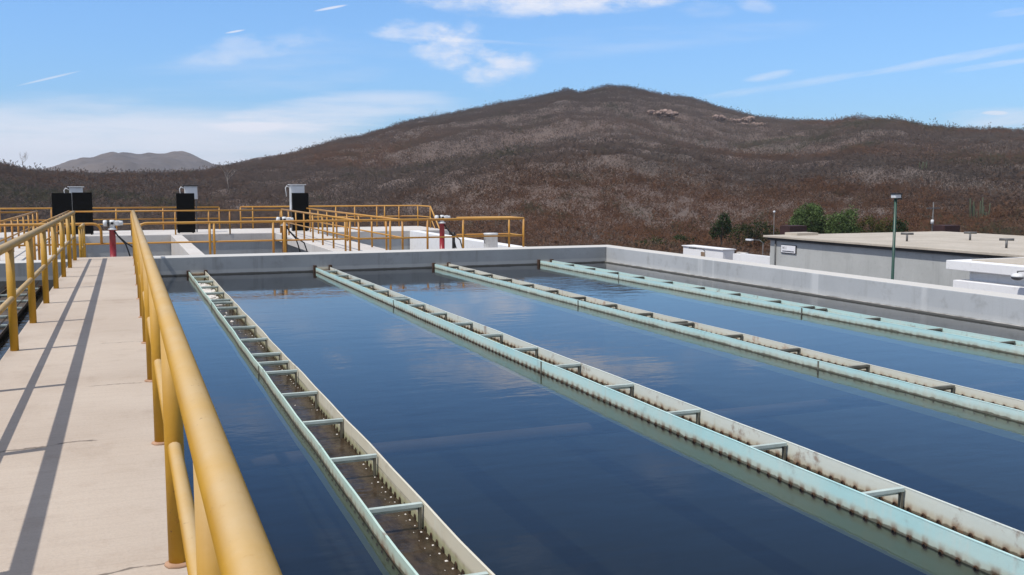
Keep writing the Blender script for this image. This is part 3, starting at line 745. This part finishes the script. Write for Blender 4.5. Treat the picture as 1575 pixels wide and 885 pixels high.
for k in range(22): foam_blob(r.uniform(1.30, 1.54), r.uniform(9, 15), -.477, r.uniform(.004, .009))
tag(fo.build('foam', M['foam']), 'white foam and bubbles on the brown water of the first trough', 'foam', kind='stuff')

# ================================================================== RAILINGS
def arc(c, p0, p1, n=5):
    """quarter bend through corner c between p0 and p1"""
    c, p0, p1 = Vector(c), Vector(p0), Vector(p1)
    return [p0*(1-t)**2 + c*2*t*(1-t) + p1*t*t for t in [i/n for i in range(n+1)]]
def railing(label, top, mids, posts, zb, mat='yellow', rt=.04, rm=.0275, rp=.038, group='yellow pipe railings', collars=False, seam=True):
    root = empty('railing', (posts[0][0], posts[0][1], zb), label, 'railing', group)
    MB().tube(top, rt, 18).build('top_rail', M[mat], root)
    for mp in mids: MB().tube(mp, rm, 12).build('mid_rail', M[mat], root)
    cache = {}
    for p in posts:
        x, y = p[0], p[1]; zt = p[2] if len(p) > 2 else top[0][2]; z0 = p[3] if len(p) > 3 else zb; r_ = p[4] if len(p) > 4 else rp
        key = (round(zt, 3), round(z0, 3), r_)
        if key not in cache:
            cache[key] = MB().tube([(0, 0, z0 - zb - .01), (0, 0, zt - zb - rt*.35)], r_, 16).mesh('post', M[mat])
        po = place('post', cache[key], root, (x - posts[0][0], y - posts[0][1], 0))
        if collars:
            MBc = MB().lathe((0, 0, .0), [(r_*1.5, .001), (r_*1.42, .010), (r_*1.15, .016), (r_*1.02, .017)], 16)
            for q in range(len(MBc.v)):
                v = MBc.v[q]; k = 1 + .22*noise.noise(Vector((v[0]*30 + x*9, v[1]*30 + y*7, 0))); MBc.v[q] = (v[0]*k, v[1]*k, v[2])
            place('collar', MBc.mesh('collar', M['mortar']), po)
    return root
def lin(a, b, n): return [a + (b-a)*i/(n-1) for i in range(n)]
py = [4.13 + 2.05*k for k in range(-3, 10)]
railing('thick yellow pipe railing in the foreground between walkway and settling tank', [(.148, -2.6, 1.0), (.148, 22.9, 1.0)], [[(.148, -2.6, .5), (.148, 22.9, .5)]], [(.148, y) for y in py], 0, collars=True)
py = [10.25 + 2.03*k for k in range(-8, 7)]
railing('faded yellow pipe railing along the left edge of the walkway', [(-1.03, -6.2, 1.0), (-1.03, 22.7, 1.0)], [[(-1.03, -6.2, .5), (-1.03, 22.7, .5)]], [(-1.03, y) for y in py] , 0)
FZ = -.42; RT = .60; RM = .09     # catwalk deck, top rail and mid rail of the flocculation basin
sm = dict(mat='orange', rt=.034, rm=.024, rp=.031)
railing('short low yellow railing stub just past the end of the left walkway railing', [(-1.0, 24.5, RT), (-1.0, 26.8, RT)], [[(-1.0, 24.5, RM), (-1.0, 26.8, RM)]], [(-1.0, 24.6), (-1.0, 25.7), (-1.0, 26.75)], FZ, mat='yellow', rt=.036, rm=.025, rp=.033)
railing('yellow catwalk railing on the left ending in a bend beside the first red valve', [(-11, 27, RT), (-.86, 27, RT)] + arc((-.62, 27, RT), (-.80, 27, RT), (-.60, 27, RT-.2)) + [(-.60, 27, RM + .02)],
        [[(-11, 27, RM), (-1.05, 27, RM)]], [(-10.4, 27), (-8.3, 27), (-6.3, 27), (-4.6, 27), (-3.25, 27), (-2.15, 27), (-1.05, 27)], FZ, **sm)
railing('long yellow catwalk railing behind the end wall from the bend to the right corner', [(.30, 27, RM + .02), (.30, 27, RT-.2)] + arc((.30, 27, RT), (.30, 27, RT-.18), (.52, 27, RT)) + [(.62, 27, RT), (11.03, 27, RT), (11.03, 28.1, RT), (9.3, 28.1, RT)],
        [[(-1.0, 27, RM), (11.03, 27, RM), (11.03, 28.1, RM), (9.3, 28.1, RM)]],
        [(.30, 27, RM + .1), (2.05, 27, RT), (2.16, 27, RT), (3.70, 27, RT), (4.0, 27, RT, FZ, .045), (5.80, 27, RT), (6.95, 27, RT), (8.05, 27, RT), (9.13, 27, RT), (11.03, 27, RT), (11.0, 28.1, RT), (9.5, 28.1, RT)], FZ, **sm)
def along(x, y0, y1, n): return [(x, y) for y in lin(y0, y1, n)]
for x, y0, y1, lab, n in ((-3.2, 27.1, 42.1, 'yellow railing on the left side of the left crossing catwalk', 9), (-2.08, 27.1, 42.1, 'yellow railing on the right side of the left crossing catwalk', 9),
                       (6.14, 27.1, 42.1, 'yellow railing on the left side of the pale crossing catwalk right of the middle valve', 9), (7.42, 27.1, 44.5, 'yellow railing on the right side of the pale crossing catwalk right of the middle valve', 10)):
    railing(lab, [(x, y0, RT-.02), (x, y1, RT-.02)], [[(x, y0, RM-.02), (x, y1, RM-.02)]], along(x, y0+.3, y1-.05, n), FZ, **sm)
railing('far yellow railing on the front edge of the far walkway, left stretch', [(-12, 42.2, RT-.05), (-3.2, 42.2, RT-.05)], [[(-12, 42.2, RM-.05), (-3.2, 42.2, RM-.05)]], [(x, 42.2) for x in lin(-11.9, -3.2, 6)], FZ, **sm)
railing('far yellow railing on the front edge of the far walkway, between the black boards', [(-2.08, 42.2, RT-.05), (6.14, 42.2, RT-.05)], [[(-2.08, 42.2, RM-.05), (6.14, 42.2, RM-.05)]], [(x, 42.2) for x in (-2.08, .2, 1.87, 3.18, 4.02, 6.1)], FZ, **sm)
railing('rearmost yellow railing against the hill, ending at a gap in the middle', [(-14, 46.8, RT), (4.0, 46.8, RT)], [[(-14, 46.8, RM), (4.0, 46.8, RM)]], [(x, 46.8) for x in (-13, -11, -9, -7, -5, -3, -.4, 1.56, 4.0)], FZ, **sm)
sx = 13.45
railing('rear yellow railing right of the gap, sloping down a stair at its right end', [(4.95, 46.8, RT), (sx, 46.8, RT), (sx, 44.6, RT), (sx, 41.6, RT-2.1)], [[(4.95, 46.8, RM), (sx, 46.8, RM), (sx, 44.6, RM), (sx, 41.6, RM-2.1)]],
        [(x, 46.8, RT) for x in (4.95, 5.5, 7.4, 9.38, 10.3, 11.39, 11.78, 12.5)] + [(sx, 46.75, RT), (sx, 44.62, RT), (sx, 43.1, RT-1.05, FZ-1.2), (sx, 41.7, RT-2.03, FZ-2.2)], FZ, **sm)

# ================================================================== FLOCCULATION BASIN
B = empty('flocculation_basin', (5, 35, FZ), 'pale concrete flocculation basin with crossing catwalks behind the settling tank', 'basin')
MB().box(-14, 12.2, 26.8, 28.2, FZ-.25, FZ).build('catwalk_deck', M['pale'], B, .01)
MB().box(-14, 12.2, 23.28, 26.79, FZ-1.2, FZ-1.0).build('channel_slab', M['pale'], B)
MB().box(-14, 12.2, 28.0, 28.19, -4.6, FZ-.255).build('front_wall', M['floc'], B)
MB().box(11.75, 12.2, 28.21, 42.19, -5.4, FZ).build('side_wall', M['white'], B, .01)
MB().box(-14, 13.6, 42.2, 47.1, FZ-.28, FZ).build('far_deck', M['pale'], B, .01)
MB().box(-14, 12.2, 42.25, 42.6, -5.4, FZ-.285).build('far_wall', M['floc'], B)
MB().box(12.21, 13.6, 42.3, 47.0, -5.4, FZ-.285).build('stair_base', M['pale'], B)
MB().box(1.68, 2.10, 28.21, 42.19, -5.4, FZ-.004).build('dividing_wall', M['pale'], B, .01)
MB().box(-8.2, -7.8, 28.21, 42.19, -5.4, FZ-.004).build('dividing_wall', M['pale'], B, .01)
MB().box(5.87, 7.6, 28.21, 42.19, FZ-.30, FZ-.002).build('crossing_slab', M['pale'], B, .01)
MB().box(-3.4, -1.9, 28.21, 42.19, FZ-.30, FZ-.002).build('crossing_slab', M['pale'], B, .01)
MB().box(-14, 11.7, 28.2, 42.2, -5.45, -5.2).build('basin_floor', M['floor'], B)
st = MB()
for k in range(10): st.box(12.25, 13.55, 44.5 - .3*(k+1) - .02, 44.5 - .3*k, FZ - .21*(k+1) - .12, FZ - .21*(k+1))
st.build('stair', M['pale'], B, .004)
fw = SHEET().add([(-14, 28.2, -3.6), (11.75, 28.2, -3.6), (11.75, 42.25, -3.6), (-14, 42.25, -3.6)], [(0, 1, 2, 3)])
tag(fw.build('basin_water', M['dark_water']), kind='structure', label='dark water low in the flocculation basin')
# valves
def valve(x, y, label, stem_mat):
    base = FZ; t = empty('valve', (x, y, base), label, 'valve', 'motorised valves on the catwalk')
    MB().lathe((x, y, base), [(.13, 0), (.13, .03), (.078, .035), (.075, .86), (.10, .865), (.10, .885)], 18).build('stem', M[stem_mat], t)
    MB().lathe((x, y, base + .885), [(.105, 0), (.105, .02), (.06, .04), (.055, .085), (.075, .10)], 18).build('neck', M['white_metal'], t)
    zc = base + 1.05
    MB().lathe((x, y, zc), [(.04, -.085), (.072, -.075), (.078, 0), (.072, .06), (.04, .08)], 20).build('gearbox', M['white_metal'], t)
    m = MB().lathe((x, y, zc), [(.04, .05), (.062, .062), (.066, .17), (.056, .20), (.056, .245), (.02, .26)], 20, 'x')
    m.box(x + .07, x + .15, y - .10, y - .03, zc - .045, zc + .05); m.build('motor', M['white_metal'], t)
    MB().lathe((x, y, zc), [(.02, -.06), (.075, -.065), (.085, -.085), (.075, -.105), (.02, -.11)], 22, 'x').build('handwheel', M['rubber'], t)
    MB().lathe((x, y, zc), [(.04, -.113), (.075, -.12), (.078, -.19), (.06, -.21)], 20, 'x').build('end_housing', M['white_metal'], t)
    pl = MB().box(x - .035, x + .035, y - .088, y - .0795, zc - .03, zc + .03); pl.build('name_plate', M['rubber'], t)
    for k, (dx, q) in enumerate(((.42, 0), (.62, .12))):
        c = MB().tube([(x + .05, y - .06, base + .86), (x + .12, y - .08, base + .74), (x + .30, y - .08, base + .52 + q*.3), (x + dx*.85, y - .08, base + .34 + q*.5), (x + dx, y - .08, base + .1), (x + dx + .03, y - .08, base + .0)], .019, 8)
        c.build('cable', M['rubber'], t)
valve(-.33, 26.55, 'red stemmed valve with white motor at the end of the walkway', 'red')
valve(4.08, 27.55, 'valve with white motor behind the railing left of the pale catwalk', 'rust')
valve(8.66, 27.55, 'red stemmed valve with white motor in front of the white side wall', 'red')
bk = MB().lathe((10.25, 27.7, FZ), [(.20, 0), (.215, .02), (.205, .52), (.222, .53), (.222, .56), (.20, .565)], 24)
t = empty('vent_pipe', (10.25, 27.7, FZ), 'short white capped pipe standing near the right end of the catwalk', 'pipe')
bk.build('pipe_body', M['white_metal'], t); MB().tube([(10.03, 27.6, FZ + .4), (9.99, 27.58, FZ + .33), (10.03, 27.6, FZ + .26)], .012, 6).build('handle', M['grey_metal'], t)
pp = MB().tube([(9.0, 27.5, FZ), (9.0, 27.5, FZ + .62)], .045, 10)
tag(pp.build('stub_post', M['rubber']), 'thin dark stub post right of the valve by the white side wall', 'post')

# black boards and white drive cabinets on the far walkway
def board(x0, x1, y, h, label, seam=None, notch=None):
    t = empty('screen_board', ((x0+x1)/2, y, FZ), label, 'board', 'black boards on the far walkway')
    if seam:
        MB().box(x0, seam - .006, y, y + .05, FZ + .03, FZ + h).build('panel', M['black'], t, .004)
        MB().box(seam + .006, x1, y, y + .05, FZ + .03, FZ + h + .02).build('panel', M['black'], t, .004)
    else:
        MB().box(x0, x1, y, y + .05, FZ + .03, FZ + h).build('panel', M['black'], t, .004)
    f = MB()
    for x in (x0 + .08, x1 - .08): f.box(x - .02, x + .02, y + .055, y + .095, FZ, FZ + h - .1).box(x - .02, x + .02, y + .1, y + .6, FZ, FZ + .04)
    f.build('frame', M['black'], t)
def cabinet(x0, x1, y, z0, z1, label):
    t = empty('drive_cabinet', ((x0+x1)/2, y + .15, FZ), label, 'cabinet', 'white drive cabinets on the far walkway')
    MB().box(x0, x1, y, y + .32, FZ + z0, FZ + z1).build('body', M['cab'], t, .012)
    MB().box(x0 + .04, x1 - .04, y - .02, y - .003, FZ + z0 + .05, FZ + z1 - .06).build('door', M['cab'], t, .006)
    MB().box(x0 - .06, x1 + .06, y - .08, y + .38, FZ + z1 + .003, FZ + z1 + .035).build('hood', M['rubber'] if x0 > 0 and x0 < 4 else M['cab'], t, .006)
    l = MB()
    for x in (x0 + .06, x1 - .06): l.box(x - .025, x + .025, y + .14, y + .19, FZ, FZ + z0 - .003)
    l.build('stand', M['grey_metal'], t)
    MB().tube([(x0 - .02, y + .1, FZ + z1 - .1), (x0 - .14, y + .1, FZ + z1 - .04), (x0 - .20, y + .1, FZ + z1 - .12), (x0 - .16, y + .1, FZ + z1 - .5)], .022, 8).build('conduit', M['cab'], t)
    return t
board(-2.74, -1.25, 43.35, 1.70, 'wide black double board at the left on the far walkway', seam=-2.0)
board(1.99, 2.72, 43.35, 1.68, 'single black board in the middle with a white cabinet above its right corner')
board(6.78, 7.50, 43.35, 1.68, 'single black board on the right beside the white cabinet with a lit white flank')
cabinet(-2.12, -1.62, 44.1, .9, 1.93, 'white cabinet peeping over the wide black double board')
cabinet(2.38, 2.90, 44.1, 1.42, 1.98, 'white cabinet behind the right corner of the middle black board')
cabinet(6.84, 7.46, 44.1, .9, 2.02, 'tall white cabinet rising behind the right black board')

# ================================================================== BUILDINGS BELOW THE TANK
Hb = empty('grey_hall', (46, 32, GZ), 'long grey flat roofed hall right of the settling tank', 'building')
ZR = -1.30; X0, X1, Y0, Y1 = 35., 48., 16., 47.5
MB().box(X0, X1, Y0, Y1, GZ, ZR - .26).build('wall', M['grey_wall'], Hb, .02)
MB().box(X0 - .12, X1 + .12, Y0 - .12, Y1 + .12, ZR - .257, ZR - .12).build('fascia', M['trim'], Hb)
rf = MB(); n = 12
gx = [X0 - .3 + (X1 - X0 + .6)*i/n for i in range(n+1)]; gy = [Y0 - .3 + (Y1 - Y0 + .6)*j/n for j in range(n+1)]
rf.box(X0 - .3, X1 + .3, Y0 - .3, Y1 + .3, ZR - .117, ZR)
rfo = rf.build('roof', M['roof'], Hb, .02)
MB().box(36.2, 37.7, Y1 - .9, Y1 + .25, ZR + .003, ZR + .14).build('roof_upstand', M['roof'], Hb)
MB().tube([(X0 - .05, 46.95, GZ), (X0 - .05, 46.95, ZR - .1)], .045, 10).build('downpipe', M['grey_metal'], Hb)
# sign on the hall
S = empty('sign', (X0 - .06, 45.7, -2.0), 'small white sign with dark lettering and frame on the grey hall wall', 'sign')
MB().box(X0 - .06, X0 - .02, 45.05, 46.42, -2.25, -1.76).build('frame', M['ink'], S, .01)
MB().box(X0 - .075, X0 - .0605, 45.10, 46.37, -2.21, -1.80).build('board', M['sign'], S)
def text(body, loc, size, parent, name, sx=1.):
    cu = bpy.data.curves.new(name, 'FONT'); cu.body = body; cu.size = size; cu.extrude = .003; cu.align_x = 'LEFT'
    o = bpy.data.objects.new(name, cu); COL.objects.link(o); cu.materials.append(M['ink'])
    o.matrix_world = Matrix(((0, 0, -1, loc[0]), (-sx, 0, 0, loc[1]), (0, 1, 0, loc[2]), (0, 0, 0, 1)))
    dg = bpy.context.evaluated_depsgraph_get(); me = bpy.data.meshes.new_from_object(o.evaluated_get(dg)); mw = o.matrix_world.copy()
    bpy.data.objects.remove(o); me.transform(Matrix.Translation(-OFF[parent.name]) @ mw)
    return place(name, me, parent)
text('N 1', (X0 - .0785, 46.24, -2.03), .24, S, 'lettering')
LN = MB().box(X0 - .0785, X0 - .0755, 45.2, 46.25, -2.165, -2.105); LN.build('lettering', M['ink'], S)
# roof vents
for x, y, lab in ((37.7, 39.6, 'dark T shaped roof vent nearest the green lamp post'), (41.6, 39.2, 'dark T shaped roof vent farthest back on the hall roof'), (37.9, 33.6, 'dark T shaped roof vent nearest the white building')):
    t = empty('roof_vent', (x, y, ZR), lab, 'vent', 'vents on the hall roof')
    MB().tube([(x, y, ZR - .01), (x, y, ZR + .36)], .055, 10).build('pipe', M['grey_metal'], t)
    MB().tube([(x - .22, y + .22, ZR + .40), (x + .22, y - .22, ZR + .40)], .06, 10).build('tee', M['grey_metal'], t)
for x, y, w_, h_, lab in ((39.0, 50.6, 1.3, .75, 'dark red steel box behind the left end of the hall roof'), (49.3, 48.4, 1.3, .7, 'dark red steel box behind the middle of the hall roof')):
    t = empty('steel_box', (x, y, GZ), lab, 'box', 'dark red boxes behind the hall')
    MB().box(x - w_/2, x + w_/2, y - .5, y + .5, ZR - .6, ZR + h_ - .35).build('body', M['dark_red'], t, .03)
    l = MB()
    for a in (-1, 1):
        for b in (-1, 1): l.box(x + a*w_*.42 - .05, x + a*w_*.42 + .05, y + b*.4 - .05, y + b*.4 + .05, GZ, ZR - .603)
    l.build('stand', M['dark_red'], t)
# white building with overhanging roof
Wb = empty('white_building', (30, 15, GZ), 'white flat roofed building with a deep overhang in front of the grey hall', 'building')
MB().box(27.55, 33.5, 2, 25.9, GZ, -1.37).build('wall', M['white'], Wb)
MB().box(27.0, 34, 1.4, 26.45, -1.367, -1.05).build('roof', M['white'], Wb, .015)
MB().box(26.95, 27.546, 1.4, 26.05, GZ, -1.72).build('parapet', M['white'], Wb, .015)
MB().box(27.6, 33.4, 2, 25.9, -1.047, -1.01).build('roof_screed', M['roof'], Wb)
MB().box(27.30, 33.6, 22.5, 22.56, -1.009, -.985).build('roof_joint', M['trim'], Wb)
gl_ = empty('dome_lamp', (26.6, 23.1, -1.35), 'grey and white dome lamp below the eave of the white building', 'lamp')
MB().lathe((26.6, 23.1, -1.34), [(.03, .12), (.13, .10), (.19, .03), (.20, -.01)], 20).build('shade', M['white_metal'], gl_)
MB().lathe((26.6, 23.1, -1.36), [(.19, .008), (.17, -.05), (.09, -.09), (.02, -.10)], 20).build('bulb_cover', M['grey_metal'], gl_)
MB().tube([(26.6, 23.1, -1.23), (26.6, 23.1, -1.17), (26.99, 23.1, -1.17)], .02, 8).build('arm', M['grey_metal'], gl_)
# shed and low white walls farther off
Sh = empty('white_shed', (47, 70, GZ), 'small white flat roofed shed beyond the tank wall', 'building')
MB().box(45, 46.1, 67.3, 73.4, GZ, -3.62).build('wall', M['white'], Sh, .02)
MB().box(44.9, 46.2, 67.2, 73.5, -3.617, -3.55).build('roof', M['white'], Sh)
MB().box(44.95, 44.998, 69.9, 70.5, GZ, -3.95).build('door', M['door'], Sh)
lwl = MB().box(45, 45.3, 61.1, 64.9, GZ, -3.72); lwl.box(45.0, 45.3, 60.8, 61.09, GZ, -3.42).box(45.0, 45.3, 64.91, 65.9, GZ, -3.8)
tag(lwl.build('boundary_wall', M['white'], None, .01), 'low white boundary wall between the shed and the grey hall', 'wall')
tag(MB().box(46.2, 46.5, 65.95, 67.15, GZ, -3.78).build('garden_wall', M['pale'], None, .01), 'short beige wall joining the white shed', 'wall')
# lamps
def lamp(x, y, ztop, r_, label, mat, head):
    t = empty('street_lamp', (x, y, GZ), label, 'lamp post', 'lamp posts')
    MB().tube([(x, y, GZ), (x, y, GZ + (ztop-GZ)*.5), (x, y, ztop)], [r_, r_*.88, r_*.78], 14).build('pole', M[mat], t)
    MB().lathe((x, y, GZ), [(r_*2, 0), (r_*2, .05), (r_*1.1, .06)], 14).build('base_plate', M[mat], t)
    if head == 'flood':
        hd = MB().box(x - .09, x + .10, y - .09, y + .08, ztop + .005, ztop + .10).build('lamp_head', M['white_metal'], t, .012)
        MB().box(x - .11, x + .13, y - .11, y + .10, ztop + .103, ztop + .13).build('hood', M['rubber'], t, .006)
        MB().box(x + .103, x + .128, y - .09, y + .08, ztop - .03, ztop + .10).build('bracket', M['rubber'], t)
    elif head == 'ball':
        MB().lathe((x, y, ztop), [(.03, -.02), (.08, .03), (.11, .09), (.09, .16), (.02, .19)], 14).build('globe', M['lens'], t)
    else:
        MB().tube([(x, y, ztop), (x - .1, y + .3, ztop + .22), (x - .35, y + .9, ztop + .22)], .035, 8).build('arm', M[mat], t)
        MB().box(x - .56, x - .28, y + .85, y + 1.6, ztop + .14, ztop + .28).build('lamp_head', M['lens' if head == 'white' else 'grey_metal'], t, .03)
    return t
lamp(18.75, 20.15, 1.24, .046, 'tall dark green lamp post with white square head in front of the grey hall', 'green_pole', 'flood')
x, y = polar(1192, 88); lamp(x, y, -.75, .036, 'thin grey lamp post with tiny white ball behind the hall corner', 'grey_metal', 'ball')
lamp(44.0, 68.4, -3.75, .035, 'short gooseneck lamp in front of the white shed', 'grey_metal', 'grey')
x, y = polar(1176, 80); lamp(x, y, -2.95, .04, 'short lamp with flat white head left of the grey hall corner', 'grey_metal', 'white')
x, y = polar(1437, 112)
t = empty('utility_pole', (x, y, GZ), 'slim pale utility pole with crossarm behind the hall roof', 'pole')
MB().tube([(x, y, GZ), (x, y, -.1)], [.10, .06], 10).build('pole', M['grey_metal'], t)
MB().box(x - .9, x + .9, y - .05, y + .05, -.8, -.68).build('crossarm', M['grey_metal'], t)
MB().lathe((x - .25, y - .2, -2.4), [(.08, 0), (.16, .03), (.16, .42), (.08, .46)], 12).build('transformer', M['white_metal'], t)
x, y = polar(1231, 89); tag(MB().tube([(x, y, GZ), (x, y, -2.1)], .07, 8).build('concrete_post', M['white']), 'thin white post in front of the tallest green tree', 'post')
